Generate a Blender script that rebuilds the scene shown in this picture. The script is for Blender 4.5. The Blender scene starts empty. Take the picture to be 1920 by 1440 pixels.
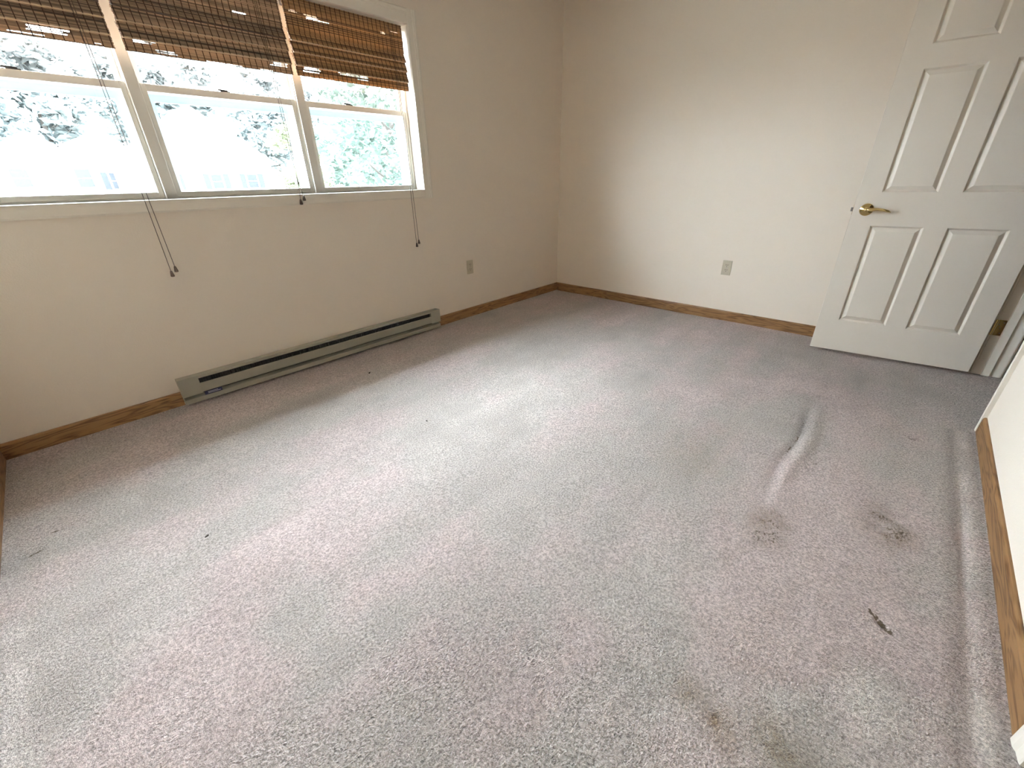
import bpy, bmesh, math, random
import numpy as np
from mathutils import Vector, Matrix

# ------------------------------------------------------------------ camera, sky, exposure
sc = bpy.context.scene
col = sc.collection
F_PX, YAW, PITCH, ROLL = 774.48, -0.8121, 1.1117, -0.0236
cam_d = bpy.data.cameras.new('camera')
cam_d.sensor_width = 36.0
cam_d.lens = 36.0 * F_PX / 1920.0
cam_d.clip_start = 0.02
cam_d.clip_end = 400
cam = bpy.data.objects.new('camera', cam_d)
cam.location = (-3.6506, -2.7490, 1.0906)
cam.rotation_mode = 'XYZ'
cam.matrix_world = (Matrix.Translation(cam.location) @ Matrix.Rotation(YAW, 4, 'Z')
                    @ Matrix.Rotation(PITCH, 4, 'X') @ Matrix.Rotation(ROLL, 4, 'Z'))
col.objects.link(cam)
sc.camera = cam

SKY_STRENGTH = 104.0          # bright overcast: about twice as bright overhead as at the horizon
sc.cycles.diffuse_bounces = 8
world = bpy.data.worlds.new('sky')
sc.world = world
world.use_nodes = True
wn, wl = world.node_tree.nodes, world.node_tree.links
wn.clear()
w_out = wn.new('ShaderNodeOutputWorld')
w_bg = wn.new('ShaderNodeBackground')
w_tc = wn.new('ShaderNodeTexCoord')
w_sep = wn.new('ShaderNodeSeparateXYZ')
w_mr = wn.new('ShaderNodeMapRange')
w_mr.inputs[1].default_value = 0.0; w_mr.inputs[2].default_value = 1.0
w_mr.inputs[3].default_value = SKY_STRENGTH*0.45; w_mr.inputs[4].default_value = SKY_STRENGTH
wl.new(w_tc.outputs['Generated'], w_sep.inputs[0])
wl.new(w_sep.outputs['Z'], w_mr.inputs[0])
wl.new(w_mr.outputs[0], w_bg.inputs['Strength'])
w_bg.inputs['Color'].default_value = (0.95, 0.955, 1.02, 1)
wl.new(w_bg.outputs[0], w_out.inputs[0])

vs = sc.view_settings
vs.view_transform = 'Standard'
vs.look = 'None'
vs.exposure = 0.0
vs.gamma = 1.0
vs.use_curve_mapping = False

# ------------------------------------------------------------------ helpers
class MB:
    """collects shapes for one mesh"""
    def __init__(self):
        self.v, self.f, self.mi, self.c = [], [], [], []
    def add(self, vs_, fs, mi=0, colr=None):
        n = len(self.v)
        self.v += [tuple(p) for p in vs_]
        for f in fs:
            self.f.append(tuple(i + n for i in f)); self.mi.append(mi); self.c.append(colr)
        return self
    def box(self, a, b, mi=0, colr=None):
        x0, y0, z0 = a; x1, y1, z1 = b
        x0, x1 = min(x0, x1), max(x0, x1); y0, y1 = min(y0, y1), max(y0, y1); z0, z1 = min(z0, z1), max(z0, z1)
        return self.add([(x0,y0,z0),(x1,y0,z0),(x1,y1,z0),(x0,y1,z0),(x0,y0,z1),(x1,y0,z1),(x1,y1,z1),(x0,y1,z1)],
                 [(0,3,2,1),(4,5,6,7),(0,1,5,4),(1,2,6,5),(2,3,7,6),(3,0,4,7)], mi, colr)
    def prism(self, prof, axis, a, b, mi=0):
        """closed profile (2D list) extruded along axis 'x','y','z' from a to b"""
        n = len(prof)
        def mk(p, t):
            if axis == 'x': return (t, p[0], p[1])
            if axis == 'y': return (p[0], t, p[1])
            return (p[0], p[1], t)
        vs_ = [mk(p, a) for p in prof] + [mk(p, b) for p in prof]
        fs = [(i, (i+1) % n, (i+1) % n + n, i + n) for i in range(n)]
        fs += [tuple(range(n))[::-1], tuple(range(n, 2*n))]
        return self.add(vs_, fs, mi)
    def tube(self, pts, r, seg=8, mi=0):
        pts = [Vector(p) for p in pts]
        rs = r if isinstance(r, (list, tuple)) else [r] * len(pts)
        rings = []
        up = Vector((0.13, 0.31, 0.94)).normalized()
        for i, p in enumerate(pts):
            d = (pts[min(i+1, len(pts)-1)] - pts[max(i-1, 0)]).normalized()
            u = d.cross(up)
            if u.length < 1e-3: u = d.cross(Vector((1, 0, 0)))
            u.normalize(); w = d.cross(u)
            rings.append([p + (u*math.cos(2*math.pi*k/seg) + w*math.sin(2*math.pi*k/seg)) * rs[i] for k in range(seg)])
        vs_ = [q for ring in rings for q in ring]
        fs = []
        for i in range(len(pts)-1):
            for k in range(seg):
                fs.append((i*seg+k, i*seg+(k+1) % seg, (i+1)*seg+(k+1) % seg, (i+1)*seg+k))
        fs.append(tuple(range(seg))[::-1]); fs.append(tuple(range((len(pts)-1)*seg, len(pts)*seg)))
        return self.add(vs_, fs, mi)
    def lathe(self, prof, origin, axis, seg=24, mi=0):
        """prof: list of (radius, distance along axis)"""
        ax = Vector(axis).normalized()
        u = ax.orthogonal().normalized(); w = ax.cross(u); o = Vector(origin)
        vs_ = []
        for r, h in prof:
            for k in range(seg):
                t = 2*math.pi*k/seg
                vs_.append(o + ax*h + (u*math.cos(t) + w*math.sin(t))*r)
        fs = []
        for i in range(len(prof)-1):
            for k in range(seg):
                fs.append((i*seg+k, i*seg+(k+1) % seg, (i+1)*seg+(k+1) % seg, (i+1)*seg+k))
        fs.append(tuple(range(seg))[::-1]); fs.append(tuple(range((len(prof)-1)*seg, len(prof)*seg)))
        return self.add(vs_, fs, mi)
    def build(self, name, mats, parent=None, bevel=0.0, smooth=False, fix=True):
        me = bpy.data.meshes.new(name)
        me.from_pydata(self.v, [], self.f)
        if not isinstance(mats, (list, tuple)): mats = [mats]
        for m in mats: me.materials.append(m)
        for p, i in zip(me.polygons, self.mi): p.material_index = i
        if any(c is not None for c in self.c):
            at = me.color_attributes.new('tone', 'BYTE_COLOR', 'CORNER')
            buf = []
            for p, c in zip(me.polygons, self.c):
                buf += list(c if c is not None else (0.5, 0.5, 0.5, 1)) * p.loop_total
            at.data.foreach_set('color_srgb', buf)
        if fix:
            bm = bmesh.new(); bm.from_mesh(me)
            bmesh.ops.recalc_face_normals(bm, faces=bm.faces)
            if bevel > 0:
                ed = [e for e in bm.edges if len(e.link_faces) == 2 and e.calc_face_angle(0) > 0.5]
                bmesh.ops.bevel(bm, geom=ed, offset=bevel, segments=2, profile=0.6, affect='EDGES', clamp_overlap=True)
            bm.to_mesh(me); bm.free()
        if smooth:
            me.polygons.foreach_set('use_smooth', [True] * len(me.polygons))
        me.update()
        o = bpy.data.objects.new(name, me)
        col.objects.link(o)
        if parent is not None: o.parent = parent
        return o

def tag(o, label=None, cat=None, group=None, kind=None):
    if label: o['label'] = label
    if cat: o['category'] = cat
    if group: o['group'] = group
    if kind: o['kind'] = kind
    return o

def empty(name, loc=(0, 0, 0)):
    o = bpy.data.objects.new(name, None)
    o.location = loc
    o.empty_display_size = 0.05
    col.objects.link(o)
    return o

def srgb(r, g, b):
    f = lambda c: ((c/255+0.055)/1.055)**2.4 if c/255 > 0.04045 else c/255/12.92
    return (f(r), f(g), f(b), 1)

def new_mat(name):
    m = bpy.data.materials.new(name); m.use_nodes = True
    nt = m.node_tree
    return m, nt, nt.nodes['Principled BSDF'], nt.nodes['Material Output']

def nd(nt, typ, **kw):
    n = nt.nodes.new(typ)
    for k, v in kw.items(): setattr(n, k, v)
    return n

def simple(name, rgb, rough=0.6, metal=0.0, var=0.06, scale=30.0, bump=0.0, bscale=200.0, spec=0.5):
    """plain surface with slight procedural tone variation and fine relief"""
    m, nt, b, out = new_mat(name)
    tc = nd(nt, 'ShaderNodeTexCoord')
    no = nd(nt, 'ShaderNodeTexNoise'); no.inputs['Scale'].default_value = scale; no.inputs['Detail'].default_value = 3
    nt.links.new(tc.outputs['Object'], no.inputs['Vector'])
    mx = nd(nt, 'ShaderNodeMix', data_type='RGBA')
    mx.inputs[6].default_value = tuple(c*(1-var) for c in rgb[:3]) + (1,)
    mx.inputs[7].default_value = tuple(min(1, c*(1+var)) for c in rgb[:3]) + (1,)
    nt.links.new(no.outputs['Fac'], mx.inputs[0])
    nt.links.new(mx.outputs[2], b.inputs['Base Color'])
    b.inputs['Roughness'].default_value = rough
    b.inputs['Metallic'].default_value = metal
    b.inputs['Specular IOR Level'].default_value = spec
    if bump > 0:
        n2 = nd(nt, 'ShaderNodeTexNoise'); n2.inputs['Scale'].default_value = bscale; n2.inputs['Detail'].default_value = 2
        nt.links.new(tc.outputs['Object'], n2.inputs['Vector'])
        bp = nd(nt, 'ShaderNodeBump'); bp.inputs['Strength'].default_value = bump; bp.inputs['Distance'].default_value = 0.002
        nt.links.new(n2.outputs['Fac'], bp.inputs['Height'])
        nt.links.new(bp.outputs['Normal'], b.inputs['Normal'])
    return m

# ------------------------------------------------------------------ materials
M = {}
M['wall'] = simple('cream_wall_paint', (0.86, 0.775, 0.67, 1), rough=0.75, var=0.012, scale=6, bump=0.25, bscale=160, spec=0.25)
M['ceiling'] = simple('ceiling_paint', (0.52, 0.48, 0.42, 1), rough=0.9, var=0.02, bump=0.3, bscale=90, spec=0.2)
M['trim'] = simple('cream_trim_paint', (0.85, 0.79, 0.695, 1), rough=0.42, var=0.012, scale=9, bump=0.05, bscale=60, spec=0.4)
M['door'] = simple('door_paint', (0.79, 0.725, 0.635, 1), rough=0.45, var=0.01, scale=8, bump=0.06, bscale=320, spec=0.4)
M['vinyl'] = simple('white_vinyl_sash', (0.86, 0.83, 0.77, 1), rough=0.4, var=0.02, scale=12, spec=0.4)
M['storm'] = simple('sky_tinted_frame', (0.50, 0.72, 0.86, 1), rough=0.4, var=0.08, scale=14)  # blue of sky light and flare painted into the frame's colour
M['heater'] = simple('almond_enamel', (0.345, 0.325, 0.255, 1), rough=0.45, var=0.03, scale=14, spec=0.4)
M['heater_dark'] = simple('heater_inside', (0.045, 0.042, 0.04, 1), rough=0.6, metal=0.2, var=0.2, scale=60)
M['label_dark'] = simple('label_ink', (0.03, 0.03, 0.08, 1), rough=0.5, var=0.1)
M['label_pale'] = simple('label_paper', (0.42, 0.41, 0.48, 1), rough=0.6, var=0.1)
M['plate'] = simple('almond_plate', (0.56, 0.50, 0.38, 1), rough=0.4, var=0.02, spec=0.4)
M['slot'] = simple('socket_hole', (0.03, 0.022, 0.015, 1), rough=0.7, var=0.1)
M['brass'] = simple('polished_brass', (0.80, 0.64, 0.30, 1), rough=0.10, metal=1.0, var=0.05, scale=20)
M['steel'] = simple('dull_steel', (0.42, 0.40, 0.38, 1), rough=0.35, metal=1.0, var=0.08)
M['cord'] = simple('brown_cord', (0.075, 0.048, 0.032, 1), rough=0.85, var=0.3, scale=300)
M['tassel'] = simple('dark_wood_tassel', (0.085, 0.052, 0.034, 1), rough=0.5, var=0.25, scale=120)
M['thread'] = simple('dark_thread', (0.05, 0.024, 0.012, 1), rough=0.9, var=0.25, scale=200)
M['batten'] = simple('pale_bamboo_batten', (0.55, 0.40, 0.25, 1), rough=0.5, var=0.12, scale=60)
M['crumb'] = simple('dark_crumb', (0.05, 0.04, 0.03, 1), rough=0.9, var=0.3, scale=300)
M['lock'] = simple('sash_lock_metal', (0.10, 0.095, 0.09, 1), rough=0.45, metal=0.6, var=0.1)
M['siding'] = simple('white_siding', (0.80, 0.80, 0.79, 1), rough=0.7, var=0.03, scale=3)
M['roofing'] = simple('pale_shingles', (0.55, 0.53, 0.52, 1), rough=0.9, var=0.15, scale=9, bump=0.3, bscale=20)
M['shutter'] = simple('blue_grey_shutter', (0.026, 0.028, 0.034, 1), rough=0.8, var=0.1, spec=0.05)
M['house_glass'] = simple('house_window_glass', (0.024, 0.026, 0.030, 1), rough=0.3, var=0.1, spec=0.08)
M['bark'] = simple('bark', (0.05, 0.042, 0.035, 1), rough=0.95, var=0.4, scale=14, bump=0.6, bscale=20)
M['bounce_ground'] = simple('pale_bounce_ground', (0.30, 0.285, 0.26, 1), rough=1.0, var=0.2, scale=1.5, bump=0.3, bscale=30)  # made pale and neutral so the unseen ground bounces no green light
M['soffit'] = simple('soffit_board', (0.55, 0.53, 0.50, 1), rough=0.7, var=0.04)
M['exterior'] = simple('house_outer_siding', (0.5, 0.48, 0.44, 1), rough=0.8, var=0.05)

def leaf_mat(name, c, var):
    m, nt, b, out = new_mat(name)
    oi = nd(nt, 'ShaderNodeTexNoise'); oi.inputs['Scale'].default_value = 2.2; oi.inputs['Detail'].default_value = 4
    tc = nd(nt, 'ShaderNodeTexCoord'); nt.links.new(tc.outputs['Object'], oi.inputs['Vector'])
    mx = nd(nt, 'ShaderNodeMix', data_type='RGBA')
    mx.inputs[6].default_value = tuple(x*(1-var) for x in c) + (1,)
    mx.inputs[7].default_value = tuple(x*(1+var) for x in c) + (1,)
    nt.links.new(oi.outputs['Fac'], mx.inputs[0])
    nt.links.new(mx.outputs[2], b.inputs['Base Color'])
    b.inputs['Roughness'].default_value = 0.6
    tr = nd(nt, 'ShaderNodeBsdfTranslucent'); nt.links.new(mx.outputs[2], tr.inputs['Color'])
    ms = nd(nt, 'ShaderNodeMixShader'); ms.inputs[0].default_value = 0.4
    nt.links.new(b.outputs[0], ms.inputs[1]); nt.links.new(tr.outputs[0], ms.inputs[2])
    nt.links.new(ms.outputs[0], out.inputs['Surface'])
    return m
M['leaf_blue'] = leaf_mat('blue_green_leaves', (0.060, 0.084, 0.068), 0.45)
M['leaf_yellow'] = leaf_mat('yellow_green_leaves', (0.095, 0.105, 0.060), 0.4)
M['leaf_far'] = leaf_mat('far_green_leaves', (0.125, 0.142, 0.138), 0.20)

def glass_mat(name, tint):
    """thin window pane: lets light straight through with a slight tint, mirrors by angle"""
    m, nt, b, out = new_mat(name)
    nt.nodes.remove(b)
    t = nd(nt, 'ShaderNodeBsdfTransparent'); t.inputs['Color'].default_value = tint
    g = nd(nt, 'ShaderNodeBsdfGlossy'); g.inputs['Roughness'].default_value = 0.02
    lw = nd(nt, 'ShaderNodeLayerWeight')
    pw = nd(nt, 'ShaderNodeMath', operation='POWER'); pw.inputs[1].default_value = 5.0
    nt.links.new(lw.outputs['Facing'], pw.inputs[0])
    fr = nd(nt, 'ShaderNodeMath', operation='MULTIPLY_ADD'); fr.inputs[1].default_value = 0.8; fr.inputs[2].default_value = 0.035
    nt.links.new(pw.outputs[0], fr.inputs[0])
    ms = nd(nt, 'ShaderNodeMixShader')
    nt.links.new(fr.outputs[0], ms.inputs[0]); nt.links.new(t.outputs[0], ms.inputs[1]); nt.links.new(g.outputs[0], ms.inputs[2])
    nt.links.new(ms.outputs[0], out.inputs['Surface'])
    return m
M['glass'] = glass_mat('clear_pane', (0.95, 0.97, 0.97, 1))
M['glass_low'] = glass_mat('screened_pane', (0.87, 0.94, 0.955, 1))

# bamboo slats: tone per slat + light shining through
m, nt, b, out = new_mat('woven_bamboo')
at = nd(nt, 'ShaderNodeVertexColor'); at.layer_name = 'tone'
tc = nd(nt, 'ShaderNodeTexCoord'); mp = nd(nt, 'ShaderNodeMapping'); mp.inputs['Scale'].default_value = (6, 300, 500)
no = nd(nt, 'ShaderNodeTexNoise'); no.inputs['Scale'].default_value = 1.0; no.inputs['Detail'].default_value = 3
nt.links.new(tc.outputs['Object'], mp.inputs[0]); nt.links.new(mp.outputs[0], no.inputs['Vector'])
mr = nd(nt, 'ShaderNodeMapRange'); mr.inputs[3].default_value = 0.7; mr.inputs[4].default_value = 1.3
nt.links.new(no.outputs['Fac'], mr.inputs[0])
mu = nd(nt, 'ShaderNodeVectorMath', operation='SCALE')
nt.links.new(at.outputs['Color'], mu.inputs[0]); nt.links.new(mr.outputs[0], mu.inputs['Scale'])
nt.links.new(mu.outputs[0], b.inputs['Base Color'])
b.inputs['Roughness'].default_value = 0.6
tr = nd(nt, 'ShaderNodeBsdfTranslucent'); nt.links.new(mu.outputs[0], tr.inputs['Color'])
ms = nd(nt, 'ShaderNodeMixShader'); ms.inputs[0].default_value = 0.27
nt.links.new(b.outputs[0], ms.inputs[1]); nt.links.new(tr.outputs[0], ms.inputs[2]); nt.links.new(ms.outputs[0], out.inputs['Surface'])
M['bamboo'] = m

# oak: cathedral grain along local X
m, nt, b, out = new_mat('oak_baseboard')
tc = nd(nt, 'ShaderNodeTexCoord')
mp = nd(nt, 'ShaderNodeMapping'); mp.inputs['Scale'].default_value = (1.6, 9, 16)
nt.links.new(tc.outputs['Object'], mp.inputs[0])
n1 = nd(nt, 'ShaderNodeTexNoise'); n1.inputs['Scale'].default_value = 1.7; n1.inputs['Detail'].default_value = 2; n1.inputs['Distortion'].default_value = 0.4
nt.links.new(mp.outputs[0], n1.inputs['Vector'])
mul = nd(nt, 'ShaderNodeMath', operation='MULTIPLY'); mul.inputs[1].default_value = 13.0
nt.links.new(n1.outputs['Fac'], mul.inputs[0])
fr = nd(nt, 'ShaderNodeMath', operation='PINGPONG'); fr.inputs[1].default_value = 1.0
nt.links.new(mul.outputs[0], fr.inputs[0])
mp2 = nd(nt, 'ShaderNodeMapping'); mp2.inputs['Scale'].default_value = (14, 350, 350)
nt.links.new(tc.outputs['Object'], mp2.inputs[0])
n2 = nd(nt, 'ShaderNodeTexNoise'); n2.inputs['Scale'].default_value = 1.0; n2.inputs['Detail'].default_value = 4
nt.links.new(mp2.outputs[0], n2.inputs['Vector'])
ad = nd(nt, 'ShaderNodeMath', operation='ADD'); nt.links.new(fr.outputs[0], ad.inputs[0]); nt.links.new(n2.outputs['Fac'], ad.inputs[1])
rp = nd(nt, 'ShaderNodeValToRGB')
rp.color_ramp.elements[0].position = 0.35; rp.color_ramp.elements[0].color = (0.115, 0.052, 0.019, 1)
rp.color_ramp.elements[1].position = 1.25; rp.color_ramp.elements[1].color = (0.285, 0.158, 0.068, 1)
hal = nd(nt, 'ShaderNodeMath', operation='MULTIPLY'); hal.inputs[1].default_value = 0.8
rp.color_ramp.elements[1].position = 0.95
nt.links.new(ad.outputs[0], hal.inputs[0]); nt.links.new(hal.outputs[0], rp.inputs[0])
nt.links.new(rp.outputs[0], b.inputs['Base Color'])
b.inputs['Roughness'].default_value = 0.45; b.inputs['Specular IOR Level'].default_value = 0.35
M['oak'] = m

# carpet
m, nt, b, out = new_mat('worn_pink_taupe_carpet')
tc = nd(nt, 'ShaderNodeTexCoord')
def noise(scale, detail, rough=0.5, dist=0.0):
    n = nd(nt, 'ShaderNodeTexNoise'); n.inputs['Scale'].default_value = scale; n.inputs['Detail'].default_value = detail
    n.inputs['Roughness'].default_value = rough; n.inputs['Distortion'].default_value = dist
    nt.links.new(tc.outputs['Object'], n.inputs['Vector']); return n
def ramp(src, p0, p1):
    r = nd(nt, 'ShaderNodeMapRange'); r.clamp = True
    r.inputs[1].default_value = p0; r.inputs[2].default_value = p1
    nt.links.new(src, r.inputs[0]); return r.outputs[0]
def mixc(fac, c1, c2, blend='MIX'):
    x = nd(nt, 'ShaderNodeMix', data_type='RGBA', blend_type=blend)
    if isinstance(fac, float): x.inputs[0].default_value = fac
    else: nt.links.new(fac, x.inputs[0])
    for i, c in ((6, c1), (7, c2)):
        if isinstance(c, tuple): x.inputs[i].default_value = c
        else: nt.links.new(c, x.inputs[i])
    return x.outputs[2]
def math2(op, a, c):
    x = nd(nt, 'ShaderNodeMath', operation=op)
    for i, q in ((0, a), (1, c)):
        if isinstance(q, (int, float)): x.inputs[i].default_value = q
        else: nt.links.new(q, x.inputs[i])
    return x.outputs[0]
attr = nd(nt, 'ShaderNodeAttribute'); attr.attribute_name = 'wear_and_light'
asep = nd(nt, 'ShaderNodeSeparateColor'); nt.links.new(attr.outputs['Color'], asep.inputs[0])
brown, pink, dark = asep.outputs[0], asep.outputs[1], asep.outputs[2]
base = mixc(ramp(pink, 0.25, 0.75), (0.570, 0.522, 0.485, 1), (0.555, 0.470, 0.448, 1))
tuft = noise(260, 2, 0.6)
speck = noise(150, 2, 0.7)
clump = noise(38, 3, 0.6)
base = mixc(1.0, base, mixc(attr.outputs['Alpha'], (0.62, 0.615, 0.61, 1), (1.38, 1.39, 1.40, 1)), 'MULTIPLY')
base = mixc(ramp(speck.outputs['Fac'], 0.33, 0.67), mixc(1.0, base, (0.60, 0.585, 0.575, 1), 'MULTIPLY'), mixc(1.0, base, (1.30, 1.30, 1.31, 1), 'MULTIPLY'))
base = mixc(ramp(clump.outputs['Fac'], 0.35, 0.65), mixc(1.0, base, (0.94, 0.935, 0.93, 1), 'MULTIPLY'), base)
bn = math2('MULTIPLY', brown, ramp(math2('ADD', clump.outputs['Fac'], math2('MULTIPLY', speck.outputs['Fac'], 0.6)), 0.55, 1.0))
base = mixc(bn, base, mixc(1.0, base, (0.50, 0.44, 0.33, 1), 'MULTIPLY'))
mpd = nd(nt, 'ShaderNodeMapping'); mpd.inputs['Scale'].default_value = (1.0, 1.7, 1.0); nt.links.new(tc.outputs['Object'], mpd.inputs[0])
nsp = nd(nt, 'ShaderNodeTexNoise'); nsp.inputs['Scale'].default_value = 78; nsp.inputs['Detail'].default_value = 3; nt.links.new(mpd.outputs[0], nsp.inputs['Vector'])
dn = math2('MULTIPLY', ramp(math2('ADD', math2('MULTIPLY', dark, 0.55), nsp.outputs['Fac']), 0.82, 0.98), ramp(dark, 0.04, 0.2))
base = mixc(dn, base, (0.12, 0.088, 0.058, 1))
nt.links.new(base, b.inputs['Base Color'])
b.inputs['Roughness'].default_value = 1.0
b.inputs['Specular IOR Level'].default_value = 0.05
b.inputs['Sheen Weight'].default_value = 0.12
b.inputs['Sheen Roughness'].default_value = 0.5
hgt = math2('ADD', math2('MULTIPLY', tuft.outputs['Fac'], 0.6), speck.outputs['Fac'])
bp = nd(nt, 'ShaderNodeBump'); bp.inputs['Strength'].default_value = 0.9; bp.inputs['Distance'].default_value = 0.010
nt.links.new(hgt, bp.inputs['Height']); nt.links.new(bp.outputs['Normal'], b.inputs['Normal'])
M['carpet'] = m

# ------------------------------------------------------------------ room dimensions
H = 2.44
XL = -4.12            # left wall
YN = -3.218           # near wall (with the doorway)
HB, TB = 0.0762, 0.012
WX1, WX0 = -1.6423, -3.875          # window opening
WZ0, WZ1 = 1.0409, 1.9839
DJ1, DJ0 = -0.162, -0.955           # doorway between jambs
DH = 2.05
WT = 0.115

# ------------------------------------------------------------------ floor (carpet)
def fbm(X, Y, cell, seed, octs=3):
    rng = np.random.RandomState(seed); out_ = np.zeros_like(X); amp = 1.0; tot = 0
    for o_ in range(octs):
        g = rng.rand(64, 64)
        u = (X + 20) / cell; v_ = (Y + 20) / cell
        i, j = np.floor(u).astype(int), np.floor(v_).astype(int); fu, fv = u - i, v_ - j
        fu = fu*fu*(3-2*fu); fv = fv*fv*(3-2*fv)
        a = g[i % 64, j % 64]; b_ = g[(i+1) % 64, j % 64]; c = g[i % 64, (j+1) % 64]; d = g[(i+1) % 64, (j+1) % 64]
        out_ += amp * ((a*(1-fu) + b_*fu)*(1-fv) + (c*(1-fu) + d*fu)*fv); tot += amp
        amp *= 0.55; cell *= 0.5
    return out_ / tot

STEP = 0.009
xs = np.arange(XL-0.02, 0.02, STEP); ys = np.arange(-4.42, 0.02, STEP)
X, Y = np.meshgrid(xs, ys, indexing='ij')
def blob(cx, cy, rx, ry, ang=0.0, soft=1.0):
    c, s = math.cos(ang), math.sin(ang)
    u = ((X-cx)*c + (Y-cy)*s)/rx; v_ = (-(X-cx)*s + (Y-cy)*c)/ry
    return np.exp(-(u*u + v_*v_)**soft)
def seg_d(x0, y0, x1, y1):
    dx, dy = x1-x0, y1-y0; L2 = dx*dx+dy*dy
    t = np.clip(((X-x0)*dx + (Y-y0)*dy)/L2, 0, 1)
    return np.hypot(X-x0-t*dx, Y-y0-t*dy), t
n_a, n_b, n_c, n_d = fbm(X, Y, 0.50, 3), fbm(X, Y, 0.16, 5), fbm(X, Y, 0.07, 9, 2), fbm(X, Y*0.6, 0.030, 17, 2)
n_str = fbm(X*0.35, Y*2.2, 0.30, 11)      # vacuum tracks along the room
Z = (n_a-0.5)*0.006 + (n_b-0.5)*0.0035 + (n_c-0.5)*0.0025
# long wrinkle
w = 0.010*np.sin(X*9.0)
d1, t1 = seg_d(-1.22, -2.60, -2.02, -2.60)
d1s = np.where((X > -2.15) & (X < -1.18), np.abs(Y + 2.612 - w), 9)
Z += 0.009*np.exp(-((Y+2.645-w)/0.028)**2)*np.exp(-((X+1.68)/0.42)**4)
Z -= 0.006*np.exp(-((Y+2.605-w)/0.016)**2)*np.exp(-((X+1.62)/0.42)**4)
# crushed pile patches left by furniture feet and a snag
rag = np.clip((n_c-0.2)*2.6, 0, 1)
dent = blob(-2.283, -2.662, 0.12, 0.075, 0.2, 2) + blob(-2.02, -2.955, 0.13, 0.085, 0.1, 2)
Z += dent*(n_d-0.5)*0.022
Z -= 0.010*blob(-2.468, -2.985, 0.040, 0.012, 0.9) + 0.008*blob(-1.27, -2.997, 0.03, 0.010, 1.2) + 0.006*blob(-2.451, -2.28, 0.03, 0.02) + 0.004*blob(-1.258, -2.295, 0.03, 0.02)
Z -= 0.006*blob(-4.03, -0.867, 0.045, 0.012, 0.1) + 0.005*blob(-3.98, -0.79, 0.12, 0.010, 0.05)
# track beside the near baseboard
Z -= 0.005*np.exp(-((Y+3.145)/0.010)**2)*np.exp(-((X+1.9)/0.85)**4)
edge = np.clip(np.minimum(np.minimum(-Y, X-XL), np.where(X < -1.0, np.abs(Y-YN), 9))/0.03, 0, 1)
Z = (Z - Z.max()*0.5)*edge
brown = (0.85*blob(-2.283, -2.662, 0.11, 0.07, 0.2, 2)*rag + 0.85*blob(-2.02, -2.955, 0.12, 0.08, 0.1, 2)*rag
         + 0.50*blob(-2.036, -2.302, 0.22, 0.14, 0.5) + 0.25*blob(-1.75, -2.36, 0.18, 0.12)
         + 1.0*blob(-2.976, -2.653, 0.035, 0.025) + 1.1*blob(-2.995, -2.735, 0.055, 0.035, 0.8) + 0.95*blob(-2.955, -2.84, 0.06, 0.045, 0.8)
         + 0.55*blob(-2.99, -2.92, 0.08, 0.05) + 0.3*blob(-2.75, -2.74, 0.09, 0.06) + 0.28*blob(-1.45, -2.95, 0.35, 0.10)
         + 0.16*blob(-0.7, -2.75, 0.6, 0.28) + 0.14*blob(-1.0, -2.2, 0.5, 0.25) + 0.35*blob(-2.515, -2.60, 0.03, 0.02) + 0.2*blob(-2.60, -2.77, 0.05, 0.03)
         + 0.30*np.exp(-((Y+3.115)/0.022)**2)*np.clip(n_b*2-0.5, 0, 1)*(X < -1.05))
dark = (1.0*blob(-2.468, -2.985, 0.038, 0.011, 0.9, 2) + 0.9*blob(-2.44, -2.955, 0.02, 0.006, 0.9) + 0.9*blob(-1.27, -2.997, 0.024, 0.008, 1.2)
        + 0.6*blob(-2.451, -2.272, 0.028, 0.008, 0.3) + 0.6*blob(-1.258, -2.29, 0.022, 0.008)
        + 0.85*blob(-4.03, -0.867, 0.042, 0.009, 0.15, 2) + 0.7*blob(-3.98, -0.785, 0.10, 0.006, 0.03)
        + 0.55*blob(-3.93, -0.42, 0.03, 0.006, 0.05)
        + 0.75*np.exp(-((Y+2.600-w)/0.007)**2)*np.exp(-((X+1.62)/0.36)**4)*np.clip(n_c*2.4-0.5, 0, 1)  # dark line along the wrinkle: crease shade painted in
        + 0.70*dent*(0.55+0.9*(n_d-0.3)) + 0.40*blob(-1.82, -2.70, 0.20, 0.06, 0, 2)
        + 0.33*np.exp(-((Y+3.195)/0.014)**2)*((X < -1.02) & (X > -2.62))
        + 0.30*blob(-3.62, -1.52, 0.25, 0.006, 0.02) + 0.3*blob(-3.06, -2.26, 0.03, 0.01, 0.4) + 0.22*blob(-3.75, -2.05, 0.12, 0.005, 0.05))
pinkv = 0.5 + (n_a-0.5)*1.5 + (n_b-0.5)*0.9 + (n_str-0.5)*0.9
pinkv += 0.28*blob(-3.35, -2.25, 0.35, 0.25) + 0.22*blob(-2.6, -1.0, 0.6, 0.2) + 0.25*blob(-2.2, -2.8, 0.35, 0.25) - 0.35*blob(-2.75, -2.45, 0.30, 0.18) - 0.3*blob(-2.2, -1.4, 0.7, 0.5)
pinkv -= 0.45*np.exp(-((Y+3.165)/0.018)**2)*np.clip(fbm(X, Y, 0.22, 21)*3-1.0, 0, 1) + 0.5*np.exp(-((X+4.06)/0.03)**2)*(Y < -1.2)
pinkv -= 0.3*(blob(-2.72, -2.98, 0.06, 0.06, 0, 2) + blob(-2.85, -2.85, 0.05, 0.05, 0, 2))
nb2 = np.clip(fbm(X, Y, 0.22, 21)*3-1.0, 0, 1)
light = 0.5 + (n_b-0.5)*0.35 + (n_str-0.5)*0.45 + (n_a-0.5)*0.30
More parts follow.
